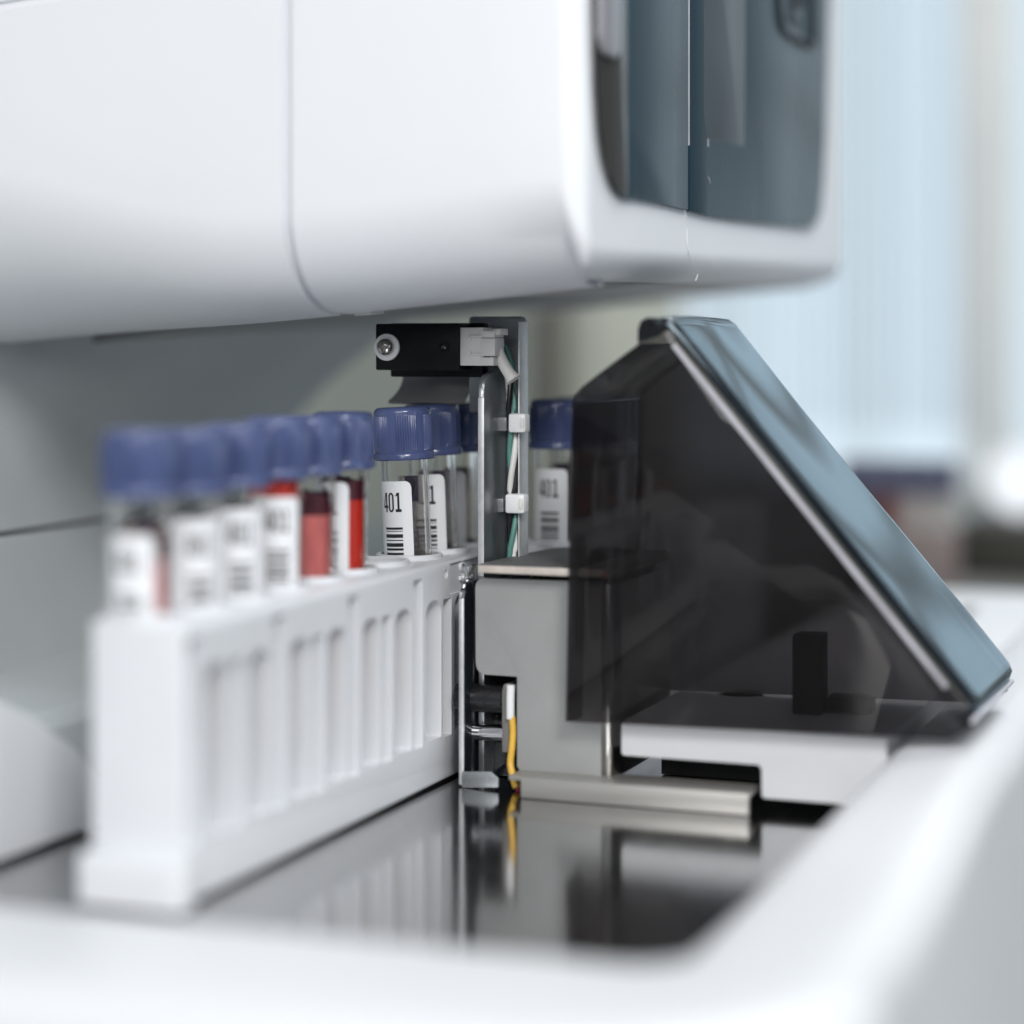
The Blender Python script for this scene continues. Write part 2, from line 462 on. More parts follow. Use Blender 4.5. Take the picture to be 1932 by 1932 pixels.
# seam backing and chassis
sb = MB()
vsb = [(-26.5, KT + 1.6, 470), (-23.5, KT + 1.6, 470)]
sv, sf = [], []
for (i, dz) in profile(17.0, False)[:-2]:
    for v in (-24.6, -18.4): sv.append((v, KT + i + 1.2, hb(-21, KT) + dz + (1.2 if dz < 20 else 0)))
for k in range(len(sv) // 2 - 1): sf.append((2 * k, 2 * k + 1, 2 * k + 3, 2 * k + 2))
sb.raw(sv, sf); obj('seam_gasket', sb, SEAM, an)
def slab(poly, dz0, dz1):
    m = MB(); vs = []; n = len(poly)
    for (v, t) in poly: vs.append((v, t, hb(v, t) + dz0))
    for (v, t) in poly: vs.append((v, t, hb(v, t) + dz1))
    fs = [tuple(range(n)), tuple(range(n, 2 * n))] + [(i, (i + 1) % n, n + (i + 1) % n, n + i) for i in range(n)]
    return m.raw(vs, fs)
obj('chassis', slab([(-264, KT + 112), (-140, KT + 112), (-26, KT + 33), (-20, KT + 12), (KV - 12, KT + 12), (KV - 12, BT - 16), (-264, BT - 16)], 6.5, 300), BLACKIN, an)
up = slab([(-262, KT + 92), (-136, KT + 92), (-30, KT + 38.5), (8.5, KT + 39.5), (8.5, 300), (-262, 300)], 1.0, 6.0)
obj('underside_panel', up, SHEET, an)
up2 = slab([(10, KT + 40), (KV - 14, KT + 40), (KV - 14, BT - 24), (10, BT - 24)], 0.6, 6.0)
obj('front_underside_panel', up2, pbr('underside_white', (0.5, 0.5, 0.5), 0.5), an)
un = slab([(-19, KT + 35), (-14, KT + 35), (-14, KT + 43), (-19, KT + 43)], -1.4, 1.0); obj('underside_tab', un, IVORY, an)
# recessed lower body behind the rack
WV = -150.0
rw = MB(); rl_ = MB()
vs, fs = [], []
TT = [20, 100, 140, 146, 152, 160, 168, 176, 184, 192, 200, 210, 225, 250, 280, 330]
for t in TT:
    f = max(0.0, min(1.0, (t - 140) / 90.0)); A_ = 60 * f * f * (3 - 2 * f)
    for k in range(21):
        a = max(0, k - 2) / 18
        vs.append((WV + A_ * (1 - math.cos(a * 1.5)), t, 62.6 + 66 * (k / 20)))
for i_ in range(len(TT) - 1):
    for k in range(20): fs.append((21 * i_ + k, 21 * i_ + k + 1, 21 * i_ + 22 + k, 21 * i_ + 21 + k))
rw.raw(vs, fs)
rw.prism(rpoly([(WV, 61.0, 1.2), (WV, 18, 0), (WV - 40, 18, 0), (WV - 40, 61.0, 0)]), 'y', 20, 330)
obj('recess_wall', rw, GREYW, an)
obj('recess_seam', MB().box(WV - 30, WV - 3, 22, 328, 60, 64), BLACKIN, an)
lg = MB().prism(rpoly([(WV - 30, 0.3, 0), (WV - 30, 20, 0), (-100, 20, 4), (-96, 16, 4), (-94, 0.3, 0)]), 'y', -120, 328)
obj('recess_ledge', lg, GREYW, an)
# smoked windows on the front face
PV = KV + 0.15
def pane(pts, v, th, r=1.0):
    poly = [on_v(x, y, v)[1:] for x, y in pts]
    return MB().prism([(a, b) for a, b in poly], 'x', v, v + th, 0.35, 2, 15)
left = [(1119, -900), (1119, 0), (1121, 150), (1127, 240), (1135, 295), (1146, 335), (1158, 362), (1168, 373), (1178, 377), (1190, 376), (1240, 385), (1291, 397), (1291, -900)]
obj('window_pane', pane([p for p in left], PV, 1.2), [PANE], an)
brown = [(1121, -900), (1121, 0), (1123, 150), (1129, 240), (1137, 293), (1148, 333), (1160, 358), (1170, 368), (1179, 371), (1181, 371), (1181, -900)]
obj('window_edge_strip', pane(brown, PV + 1.25, 0.5), PANEB, an)
right = [(1294.5, -900), (1294.5, 399), (1330, 408), (1380, 416), (1440, 423), (1500, 429), (1522, 431), (1534, 424), (1543, 400), (1548, 350), (1553, 250), (1560, 0), (1564, -900)]
pr_ = obj('sliding_window', pane(right, PV + 0.1, 1.2), PANE, an)
e_a = on_v(1293, -900, PV); e_b = on_v(1293, 275, PV)
obj('pane_edge_glint', MB().box(PV + 0.2, PV + 1.28, e_a[1] - 0.35, e_a[1] + 0.05, e_b[2], e_a[2], 0.1), PALEEDGE, pr_)  # light caught on the pane edge, put in as a pale strip
# emblem: black rounded frame with a stroked mark inside
em = MB()
def onp(x, y, d=0.0): 
    p = on_v(x, y, PV + 1.35 + d); return p
em.tube(spline([onp(*p) for p in [(1466, -60), (1468, 0), (1472, 44), (1483, 64), (1505, 77), (1527, 88), (1535, 80), (1535, 30), (1535, -60)]]), 1.15, 8)
em.tube(spline([onp(*p) for p in [(1494, -40), (1492, 36), (1503, 42), (1513, 46)]]), 0.7, 8)
em.tube(spline([onp(*p) for p in [(1493, 2), (1503, 6), (1512, 9), (1512, -50)]]), 0.7, 8)
obj('emblem', em, BLKPL, pr_)
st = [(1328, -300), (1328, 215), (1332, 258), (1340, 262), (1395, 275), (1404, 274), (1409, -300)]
obj('reflection_strip', pane(st, PV + 1.31, 0.05), REFLPALE, pr_)  # pale strip painted in place of a reflection in the pane
bl = MB().lathe([(0.01, 0), (2.3, 0), (2.3, 0.5), (0.01, 0.5)], axis='x', c=onp(1353, 238)); 
# lint threads on the cover
ln = MB()
for pts in ([(1296, 432), (1298, 470), (1306, 500), (1316, 516), (1312, 530)], [(1336, 490), (1350, 505), (1358, 522)], [(1337, 335), (1340, 345)], [(1336, 262), (1336, 276)]):
    ln.tube(spline([on_v(x, y, KV + (0.1 if y > 420 else 1.55)) for x, y in pts]), 0.11, 5)
obj('lint', ln, THREAD, an)
# grey slab in place of the reflected highlight at the window's left edge
obj('highlight_slab', MB().prism([(a, b) for a, b in [on_v(x, y, PV + 1.8)[1:] for x, y in [(1123, -900), (1123, 70), (1130, 100), (1152, 112), (1160, 100), (1160, -900)]]], 'x', PV + 1.8, PV + 3.6, 0.8, 3), pbr('highlight_grey', (0.36, 0.36, 0.38), 0.3, 0.3), an)

# ------------------------------------------------------------------ tube racks
def make_rack(name, label, vr, t0, t1, logo, holes):
    r = thing(name, label, 'tube rack', (vr - 11.5, (t0 + t1) / 2, 0), 'white tube racks')
    vl = vr - 23
    body = MB(); body.box(vl, vr, t0, t1, 0.9, 60, 1.1, 3)
    bo = obj('body', body, RACKW, r)
    cut = MB(); cut2 = MB(); cut3 = MB()
    n0 = math.ceil((t0 + 2) / 20); 
    k = 0
    tt = (4.0 if logo else t0 + 10.0)
    while tt + 12 < t1:
        wide = rpoly([(tt, 13.2, 0.6), (tt + 10.6, 13.2, 0.6), (tt + 10.6, 50.5, 5.0), (tt, 50.5, 5.0)], 6)
        cut.prism(wide, 'x', vr - 9.5, vr + 2)
        if tt - 7 > t0:
            top = 57.2 if k % 2 == 0 else 50
            cut2.prism(rpoly([(tt - 8.2, 12.6, 0.3), (tt - 2.2, 12.6, 0.3), (tt - 2.2, top, 0.8), (tt - 8.2, top, 0.8)], 3), 'x', vr - 3.6, vr + 2)
        tt += 20; k += 1
    for (hv, ht) in holes:
        cut3.lathe([(7.9, 19.5), (7.9, 75)], (hv, ht, 0), 40)
    if logo:
        cut.prism(rpoly([(140.8, 50.8, 0.3), (166, 50.8, 0.3), (166, 59.2, 0.3), (140.8, 59.2, 0.3)], 2), 'x', vr - 0.7, vr + 2)
        c = on_v(842, 1083, vr)
        cut.lathe([(1.25, vr - 6), (1.25, vr + 2)], (0, c[1], c[2]), 20, 'x')
    for cc in (cut3, cut, cut2): boolean(bo, obj('cutter', cc, RACKW))
    lip = MB()
    for (hv, ht) in holes:
        lip.lathe([(8.0, 60.0), (8.0, 61.1), (8.25, 61.4), (8.9, 61.4), (9.2, 61.1), (9.3, 60.0)], (hv, ht, 0), 40, close=False)
    obj('hole_lips', lip, RACKW, r)
    foot = MB().prism(rpoly([(vl - 0.5, t0 - 6.0, 4), (vr + 2.6, t0 - 6.0, 7), (vr + 2.6, t0 - 0.05, 0), (vl - 0.5, t0 - 0.05, 0)], 5), 'z', 0.9, 11.0, 1.6, 3)
    obj('foot', foot, RACKW, r)
    obj('base_strip', MB().box(vl + 1.5, vr - 1.2, t0 + 0.5, t1 - 0.5, 0.02, 0.88), BLKPL, r)
    if logo:
        vs, fs = text_faces('Sys', 8.2, 0.02, 0.5)
        L = MB(); L.raw([(vr - 0.45 + z * 0.9, 153.6 + x * 0.95, 55.9 + y * 0.95) for x, y, z in vs], fs)
        obj('embossed_lettering', L, RACKW, r, sharp=25)
    return r
ROWV = -15.5
T = lambda n: 4.7 + 20 * n
make_rack('tube_rack', 'long white plastic rack of ten places holding violet capped tubes on the steel floor', 0.0, -4.8, 194.0, True, [(ROWV + 0.5 + (1.2 if n in (7, 8) else 0), T(n)) for n in range(10)])
make_rack('tube_rack', 'white rack farther back behind the grey block and smoked hood', 25.0, 189.5, 389.5, False, [(10.0, 199 + 20 * n) for n in range(8)])

# ------------------------------------------------------------------ tubes
TR = 6.6
def ribs(r, h, a):
    if 2.6 < h < 12.2:
        d = math.degrees(a) % 60
        if 8 < d < 52:
            ph = (d - 8) / 4.4
            return r + 0.30 * max(0.0, math.sin(ph * 2 * PI)) ** 0.7 if math.sin(ph * 2 * PI) > 0 else r
    return r
def cap_mesh():
    m = MB()
    pr = [(6.2, 0.0), (8.35, 0.0), (8.62, 0.3), (8.62, 1.5), (8.4, 1.9), (8.0, 2.2), (8.0, 2.5), (8.0, 2.75), (7.98, 7), (7.95, 12.0), (7.95, 12.3)] + [(6.45 + 1.5 * math.cos(k / 8 * PI / 2), 13.0 + 1.5 * math.sin(k / 8 * PI / 2)) for k in range(9)] + [(6.2, 14.45), (5.9, 14.2), (0.01, 14.2)]
    m.lathe(pr, n=240, fr=ribs)
    for v in m.bm.verts: v.co.z += 85.3
    return m
def tube_mesh():
    pr = [(0.01, 22.0), (3.5, 22.6), (5.6, 24.4), (6.5, 27.5), (TR, 31), (TR, 86.5), (5.55, 86.5), (5.5, 31), (5.3, 28), (4.4, 25.6), (2.5, 24.3), (0.01, 24.0)]
    return MB().lathe(pr, n=64)
def blood_mesh(top, bot=24.5):
    pr = [(0.01, bot), (2.4, bot + 0.5), (4.2, bot + 1.7), (5.1, bot + 4), (5.3, bot + 7), (5.515, bot + 9), (5.53, top - 0.5), (5.54, top + 0.35), (5.2, top - 0.2), (4.6, top - 0.3), (0.01, top - 0.4)]
    return MB().lathe(pr, n=48)
def ring_mesh(h0, h1, r=5.545, jag=1.5, seed=1):
    rnd = random.Random(seed); n = 48; vs = []; fs = []
    up = [h1 + rnd.uniform(-jag, jag) * (0.4 + abs(math.sin(i / n * PI * 3 + seed))) for i in range(n)]
    up = [(up[i - 1] + up[i] + up[(i + 1) % n]) / 3 for i in range(n)]
    for i in range(n):
        a = 2 * PI * i / n
        for (rr, h) in ((r, h0), (r, up[i]), (r - 0.25, up[i]), (r - 0.25, h0)): vs.append((rr * math.cos(a), rr * math.sin(a), h))
    for i in range(n):
        j = (i + 1) % n
        for k in range(4): fs.append((4 * i + k, 4 * j + k, 4 * j + (k + 1) % 4, 4 * i + (k + 1) % 4))
    return MB().raw(vs, fs)
def wrap(m, quads, r, a0, nsub=4):
    """Quads in (arc mm, height mm) bent round the tube."""
    vs, fs = [], []
    for q in quads:
        (x0, y0), (x1, y1), (x2, y2), (x3, y3) = q
        b = len(vs)
        for k in range(nsub + 1):
            t = k / nsub
            for (xa, ya, xb, yb) in ((x0, y0, x1, y1), (x3, y3, x2, y2)):
                x = xa + (xb - xa) * t; y = ya + (yb - ya) * t
                a = a0 + x / r
                vs.append((r * math.cos(a), r * math.sin(a), y))
        for k in range(nsub): fs.append((b + 2 * k, b + 2 * k + 2, b + 2 * k + 3, b + 2 * k + 1))
    b = bmesh.new(); L = [b.verts.new(v) for v in vs]
    for f in fs: b.faces.new([L[i] for i in f])
    return m.add(b)
def label_mesh(w, h0, h1, rc=1.9):
    """Paper label, w wide, rounded corners; a thin bent sheet with thickness."""
    m = MB(); n = 40; q = []
    for k in range(n):
        xa = -w / 2 + w * k / n; xb = -w / 2 + w * (k + 1) / n
        def lim(x):
            d = w / 2 - abs(x)
            if d >= rc: return 0.0
            return rc - math.sqrt(max(0.0, rc * rc - (rc - d) ** 2))
        q.append(((xa, h0 + lim(xa)), (xb, h0 + lim(xb)), (xb, h1 - lim(xb)), (xa, h1 - lim(xa))))
    return wrap(m, q, TR + 0.07, 0.0, 1)
def rect(x0, x1, y0, y1): return ((x0, y0), (x1, y0), (x1, y1), (x0, y1))
def digits(x, y, w, h, gap):
    """The printed number 401 in narrow printer figures."""
    Q = []
    def S(q): return tuple((x + a * w, y + b * h) for a, b in q)
    Q += [S(rect(0.56, 0.88, 0, 1.0)), S(rect(0.0, 1.06, 0.21, 0.34)), S(((0.0, 0.34), (0.27, 0.34), (0.60, 0.98), (0.46, 1.0)))]
    x += w + gap
    o = [(0.28, 0), (0.72, 0), (1, 0.14), (1, 0.86), (0.72, 1), (0.28, 1), (0, 0.86), (0, 0.14)]
    i_ = [(0.38, 0.1), (0.62, 0.1), (0.70, 0.2), (0.70, 0.8), (0.62, 0.9), (0.38, 0.9), (0.30, 0.8), (0.30, 0.2)]
    for k in range(8): Q.append(S((o[k], o[(k + 1) % 8], i_[(k + 1) % 8], i_[k])))
    x += w + gap
    Q += [S(rect(0.42, 0.76, 0.12, 1.0)), S(rect(0.10, 1.06, 0.0, 0.15)), S(((0.08, 0.80), (0.42, 0.84), (0.42, 1.0), (0.36, 1.0)))]
    return Q
def print_mesh(h1, barw=5.6, seed=0):
    m = MB()
    wrap(m, digits(-2.9, h1 - 8.4, 1.8, 5.3, 0.3), TR + 0.11, 0.0, 3)
    q = []; y = h1 - 12.6
    for th, gp in [(0.62, 0.32), (0.2, 0.72), (1.0, 0.55), (0.28, 0.62), (1.0, 0.4), (0.62, 0.62), (0.62, 0.5), (0.25, 0.6), (0.9, 0.4), (0.4, 0.5), (0.9, 0.4)]:
        q.append(rect(-barw / 2 + 0.4, barw / 2 + 0.5, y - th, y)); y -= th + gp
    wrap(m, q, TR + 0.11, 0.0, 14)
    return m
def maker_label():
    """Maker's printed film on the far side of the tube, read through the clear plastic."""
    m = MB(); wrap(m, [rect(-4.6, 4.6, 40, 80.5)], TR + 0.07, 0.0, 24); return m
def maker_print():
    m = MB(); r = TR + 0.035
    q = [rect(-1.4, 1.0, 64.4, 64.6), rect(-1.4, 1.0, 60.4, 60.6), rect(-1.4, -1.2, 60.6, 64.4), rect(0.8, 1.0, 60.6, 64.4), rect(-0.5, 0.1, 61.8, 62.0), rect(-0.5, 0.1, 63.0, 63.2), rect(-0.5, -0.3, 62, 63.0)]
    for k in range(5): q.append(rect(-3.0, -2.6 + 0.1 * (k % 3), 50 + 3 * k, 50.5 + 3 * k))
    wrap(m, q, r, 0.0, 3)
    vs, fs = text_faces('A2101', 3.4)
    b = bmesh.new(); L = []
    for x, y, z in vs:
        a = (y * 1.0 - 0.2) / r
        L.append(b.verts.new((r * math.cos(a), r * math.sin(a), 53.0 - x * 0.85)))
    for f in fs: b.faces.new([L[i] for i in f])
    m.add(b); return m
def maker_v():
    m = MB(); r = TR + 0.03
    wrap(m, [((0.9, 79.0), (1.7, 79.0), (0.25, 74.6), (-0.15, 74.6)), ((-1.5, 79.0), (-0.7, 79.0), (0.2, 74.6), (-0.2, 74.6))], r, 0.0, 3); return m
def maker_patch():
    m = MB(); wrap(m, [rect(-2.3, 2.3, 73.2, 80.4)], TR + 0.05, 0.0, 8); return m

CAPME = TUBEME = None
shared = {}
def smesh(key, fn):
    if key not in shared:
        bm = fn().bm
        for v in bm.verts: v.co *= MM
        me = bpy.data.meshes.new(key); bm.to_mesh(me); bm.free()
        for p in me.polygons: p.use_smooth = True
        me.set_sharp_from_angle(angle=math.radians(40))
        shared[key] = me
    return shared[key]
def part(name, key, fn, mat, parent, rz=0.0):
    me = smesh(key, fn)
    if not me.materials: me.materials.append(mat)
    o = bpy.data.objects.new(name, me); C.objects.link(o); o.parent = parent; o.rotation_euler = (0, 0, rz)
    return o
def place_tube(v, t, edge, label, blood=None, lean=(0, 0), lw=12.2, maker=True, lh=81.0, film=None, spin=0.0, group='violet capped blood tubes', full=True, seat=0.0):
    """edge: where the label's right-hand edge sits, degrees right of the line to the camera."""
    o = thing('blood_tube', label, 'test tube', (v, t, seat), group)
    o.rotation_euler = (math.radians(lean[0]), math.radians(lean[1]), 0)
    cam = math.atan2(-406.9 - t, 226.7 - v)
    part('cap', 'cap', cap_mesh, CAP, o, spin)
    gl = part('tube', 'tube', tube_mesh, GLASS, o)
    if blood:
        lvl, mat = blood
        part('blood', 'blood%.1f%s' % (lvl, mat.name), lambda: blood_mesh(lvl), mat, o)
    if film:
        h0, h1, mat, sd = film
        part('blood_stain', 'film%d' % sd, lambda: ring_mesh(h0, h1, seed=sd), mat, o)
    a = cam + math.radians(edge) - (lw / 2) / TR
    lb = part('label', 'label%.1f%.1f' % (lw, lh), lambda: label_mesh(lw, 34, lh), PAPER, o, a)
    part('print', 'print%.1f' % lh, lambda: print_mesh(lh), INK, lb, 0.0)
    if maker and full:
        b = cam + PI - math.radians(20)
        ml = part('maker_label', 'maker_label', maker_label, FILM, o, b)
        part('maker_print', 'maker_print', maker_print, INK, ml, 0.0)
        mp = part('colour_patch', 'maker_patch', maker_patch, PURPLE, ml, math.radians(2))
        mv = part('check_mark', 'maker_v', maker_v, INK, ml, math.radians(2))
    return o
tube_specs = [
    (0, 27, 'nearest tube at the left end of the rack, strongly blurred, pink blood beside its label', (72, PINKB), (0.4, -0.4), 77.5, (72, 78, BROWNB, 11)),
    (1, 84, 'second tube from the near left end of the rack, its blurred label facing front', (66, PINKB), (0.4, 0.3), 80.0, (66, 72, BROWNB, 12)),
    (2, 80, 'third tube from the near left end, white label turned to the right', (66, PINKB), (0.2, 0.5), 80.5, (66, 74, BROWNB, 13)),
    (3, 56, 'fourth tube from the near left end, red clot under its cap and a 401 label', (72, BLOOD), (0.3, 1.0), 81.0, (79, 85, BLOOD, 14)),
    (4, -26, 'tube with pinkish red blood and dark froth, left of the bright red one', (75.2, PINKB), (0.3, 0.4), 81.0, (75.2, 80.5, DARKB, 15)),
    (5, 14, 'tube of bright red blood beside the empty place in the rack', (77.3, BLOOD), (0.2, 0.3), 82.0, (77.3, 82.5, DARKB, 16)),
    (7, 15, 'sharply focused tube marked 401 below the black sensor, past the empty place', None, (0.2, -2.5), 79.6, None),
    (8, 30, 'clear tube directly behind the sharp 401 tube', None, (0.2, -2.0), 80.0, None),
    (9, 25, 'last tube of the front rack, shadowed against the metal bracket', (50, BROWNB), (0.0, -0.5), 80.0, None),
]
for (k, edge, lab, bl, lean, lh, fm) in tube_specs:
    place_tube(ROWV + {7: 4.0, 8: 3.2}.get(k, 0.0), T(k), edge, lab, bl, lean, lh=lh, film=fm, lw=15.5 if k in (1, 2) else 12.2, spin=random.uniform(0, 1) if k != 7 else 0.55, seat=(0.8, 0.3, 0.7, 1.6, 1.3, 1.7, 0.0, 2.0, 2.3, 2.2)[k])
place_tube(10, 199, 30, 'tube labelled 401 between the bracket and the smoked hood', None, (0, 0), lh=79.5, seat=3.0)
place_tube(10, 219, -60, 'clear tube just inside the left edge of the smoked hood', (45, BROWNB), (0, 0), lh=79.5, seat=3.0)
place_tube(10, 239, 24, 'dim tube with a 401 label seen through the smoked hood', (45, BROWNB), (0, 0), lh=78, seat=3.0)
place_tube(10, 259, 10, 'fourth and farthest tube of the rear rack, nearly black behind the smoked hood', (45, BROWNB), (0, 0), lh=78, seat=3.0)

# ------------------------------------------------------------------ metal bracket with sensor and wires
br = thing('sensor_bracket', 'upright aluminium bracket with twisted wires and two white cable ties', 'bracket', (12, 150, 0))
fe = on_t(908, 712, 143)[0]
top1 = on_v(908, 712, fe)[2]
pl = MB().prism(rpoly([(143, 1.0, 0), (143, top1, 7), (150, top1 + 1.5, 0), (159.6, top1 + 1.5, 0), (159.6, 1.0, 0)]), 'x', fe - 0.85, fe + 0.85, 0.2)
obj('side_flange', pl, ALU, br)
ed = MB().prism([(-0.8, 0), (0.8, 0), (0.8, 1), (-0.8, 1)], 'z', 0, 1)
ed.bm.free(); ed = MB()
ed.box(fe - 0.86, fe + 0.86, 142.75, 143.02, 56, top1 - 5.5, 0.1)
ed.tube([(fe, 143.2 + 5 * (1 - math.cos(a)), top1 - 5.5 + 5.2 * math.sin(a)) for a in [k / 8 * PI / 2 for k in range(9)]], 0.78, 8)
obj('cut_edge', ed, ALUEDGE, br)
xr = on_t(990, 700, 160)[0]; xl = on_t(885, 600, 160)[0]; ht = on_t(980, 597, 160)[2]
bp = MB().prism(rpoly([(fe - 0.85, 1.0, 0), (xr, 1.0, 0), (xr, ht, 1.8), (xl, ht, 1), (xl, 100.0, 0), (fe - 0.85, 100.0, 1)]), 'y', 160, 161.7, 0.25)
obj('back_plate', bp, ALU, br)
obj('back_plate_edge', MB().box(xr + 0.01, xr + 0.5, 154.5, 161.6, 2, ht - 1.5, 0.2), ALUEDGE, br)
def bx_t(t, th, x0, x1, y0, y1, bev=0.3, mb=None):
    m = mb or MB()
    a = on_t(x0, y0, t); b = on_t(x1, y1, t)
    return m.box(min(a[0], b[0]), max(a[0], b[0]), t, t + th, min(a[2], b[2]), max(a[2], b[2]), bev)
sensor = obj('sensor_housing', bx_t(150.2, 4, 736, 912, 610, 712, 0.5, bx_t(141, 9, 708, 866, 611, 699, 0.5)), BLKPL, br)
c = on_t(731, 655, 141); R = 25.5 / F * 600
obj('washer', MB().lathe([(0.01, 0), (R * 0.99, 0), (R, 0.25), (R, 0.7), (0.01, 0.7)][::-1], c=(0, 0, 0), n=40), NYLON, sensor) if False else None
ws = MB().lathe([(0.4, 140.1), (R - 0.2, 140.1), (R, 140.3), (R, 141.2), (0.4, 141.2)], (c[0], 0, c[2]), 40, 'y')
obj('washer', ws, NYLON, sensor)
c2 = on_t(726, 654.5, 139)
sc_ = MB().lathe([(0.01, 137.3), (0.9, 137.35), (1.7, 137.7), (2.15, 138.4), (2.3, 139.2), (2.3, 140.08)], (c2[0], 0, c2[2]), 36, 'y')
so = obj('screw', sc_, SCREWM, sensor)
cr = MB()
cr.box(c2[0] - 1.5, c2[0] + 1.5, 136.9, 138.7, c2[2] - 0.42, c2[2] + 0.42)
cr.box(c2[0] - 0.42, c2[0] + 0.42, 136.95, 138.75, c2[2] - 1.5, c2[2] + 1.5)
co = obj('cutter', cr, BLACKIN); boolean(so, co)
c3 = on_t(838, 654, 141)
obj('hole_rim', MB().lathe([(1.2, 140.7), (1.6, 140.7), (1.6, 141.3), (1.2, 141.3), (1.2, 140.7)], (c3[0], 0, c3[2]), 24, 'y', close=False), BLKPL, sensor)
obj('lens', MB().lathe([(0.01, 140.5), (0.5, 140.62), (0.85, 140.9), (0.9, 141.2)], (c3[0] - 0.2, 0, c3[2]), 20, 'y'), DARKLIP, sensor)
# connector
cn = MB()
bx_t(142.0, 7, 865, 911, 618, 690, 0.25, cn)
bx_t(141.6, 7, 906, 933, 624, 637, 0.2, cn); bx_t(141.6, 7, 906, 934, 638, 672, 0.2, cn); bx_t(141.6, 7, 906, 931, 674, 690, 0.2, cn)
bx_t(142.6, 6, 928, 944, 620, 632, 0.2, cn)
bx_t(141.3, 2, 885, 910, 633, 637, 0.15, cn); bx_t(141.3, 2, 885, 910, 667, 671, 0.15, cn); bx_t(141.3, 1, 884, 888, 633, 643, 0.1, cn); bx_t(141.3, 1, 884, 888, 662, 671, 0.1, cn)
obj('connector', cn, IVORY, br)
def W(pts, t): return [on_t(x, y, tt) for (x, y), tt in zip(pts, t if isinstance(t, list) else [t] * len(pts))]
sv_ = MB(); pth = spline(W([(937, 660), (943, 673), (952, 690), (961, 705), (969, 717)], 146.5), 8); nn = len(pth)
sv_.tube(pth, 1.7, 24, [1.75 - 0.12 * math.sin(i / nn * PI) + (0.5 * max(0, (i / nn - 0.72)) / 0.28) for i in range(nn)])
# open end: hollow mouth
obj('wire_sleeve', sv_, SLEEVE, br)
tie_t = 156.0
def twist(ph, r0, mat, name):
    pts = []
    N = 90
    for i in range(N + 1):
        f = i / N
        y = 712 + (1052 - 712) * f
        x = 962 + 8 * math.sin(f * 2.2) - 3 * f
        amp = 5.2 if 0.1 < f < 0.96 else 3.0
        if abs(y - 798) < 25 or abs(y - 950) < 25: amp *= 0.6
        a = ph + f * 2 * PI * 1.65
        p = on_t(x + amp * math.cos(a), y, 155)
        pts.append((p[0], 155 - 1.0 * math.sin(a), p[2]))
    return MB().tube(pts, r0, 10)
obj('black_wire', twist(0.3, 0.8, WBLK, 'b'), WBLK, br)
obj('white_wire', twist(0.3 + 2.09, 0.85, WWHT, 'w'), WWHT, br)
obj('green_wire', twist(0.3 + 4.19, 0.8, WGRN, 'g'), WGRN, br)
obj('loose_green_wire', MB().tube(spline(W([(932, 640), (944, 646), (955, 658), (964, 680), (968, 700), (966, 720)], [147, 150, 152, 154, 155, 156])), 0.55, 8), WGRN, br)
for (x0, x1, y0, y1) in ((958, 991, 780, 817), (952, 989, 932, 970)):
    tm = MB(); bx_t(151.5, 4.2, x0, x1, y0, y1, 0.75, tm)
    tie = obj('cable_tie', tm, NYLON, br)
    wn = MB(); bx_t(151.3, 1, x1 - 11, x1 - 3, y0 + 9, y1 - 9, 0.2, wn); obj('pawl_window', wn, IVORY, tie)
    bd = MB()
    a = on_t(x0 - 13, (y0 + y1) / 2 - 12, 157); b = on_t(x0 + 6, (y0 + y1) / 2 + 14, 157)
    bd.box(a[0], b[0], 153.5, 159.9, b[2], a[2], 0.3); obj('strap', bd, CLEARN, tie)
# curved grey stay under the sensor
gp = []
gy0, gy1 = on_t(800, 706, 165)[2], on_t(800, 762, 165)[2]
vs, fs = [], []
for k in range(9):
    f = k / 8
    h = gy0 + (gy1 - gy0) * f
    fl = (f ** 2.2)
    l = on_t(765 - 22 * fl, 740, 165)[0]; r_ = on_t(893 - 12 * fl, 740, 165)[0]
    for j in range(13):
        g = j / 12
        vs.append((l + (r_ - l) * g, 165 - 2.6 * math.sin(g * PI) - 3.0 * fl, h))
for k in range(8):
    for j in range(12): fs.append((13 * k + j, 13 * k + j + 1, 13 * k + 14 + j, 13 * k + 13 + j))
m = MB().raw(vs, fs); bmesh.ops.solidify(m.bm, geom=m.bm.faces[:], thickness=1.0)
obj('curved_stay', m, pbr('grey_stay', (0.16, 0.16, 0.165), 0.4, 0.2), br)

# ------------------------------------------------------------------ grey drive block with lower plate, shafts
bd_ = thing('drive_block', 'satin grey metal block with a dusty dark lid, beside the rack end', 'drive unit', (26, 160, 0))
BTt = 136.0
def q(x, y): p = on_t(x, y, BTt); return p[0], p[2]
bpx = [(896, 1090, 3.0), (1134, 1098, 0.4), (1134, 1466, 0.6), (982, 1457, 2.2), (975, 1446, 0), (975, 1277, 0.3), (897, 1272, 3.4)]
poly = rpoly([(*q(x, y), r) for x, y, r in bpx], 7)
blk = MB().prism(poly, 'y', BTt, BTt + 2.2, 0.35, 3)
vR = q(1134, 1200)[0]; hT = q(1000, 1092)[1]; hB = q(1100, 1463)[1]
obj('front_plate', blk, BLOCK, bd_)
sd = MB().prism(rpoly([(vR - 0.05, BTt + 0.3, 0), (vR + 2.6, BTt + 0.3, 3.0), (vR + 4.2, BTt + 5, 2), (vR + 4.2, 186, 1), (vR - 0.05, 186, 0)], 6), 'z', hB, hT - 0.6, 0.1)
obj('side_panel', sd, pbr('bent_sheet', (0.42, 0.415, 0.40), 0.24, 1.0, var=0.06, scale=120), bd_)
obj('core', MB().box(q(897, 1200)[0] + 12, vR - 0.1, BTt + 2.3, 185, hB + 1, hT - 1), BLACKIN, bd_)
lz = hT + 1.6
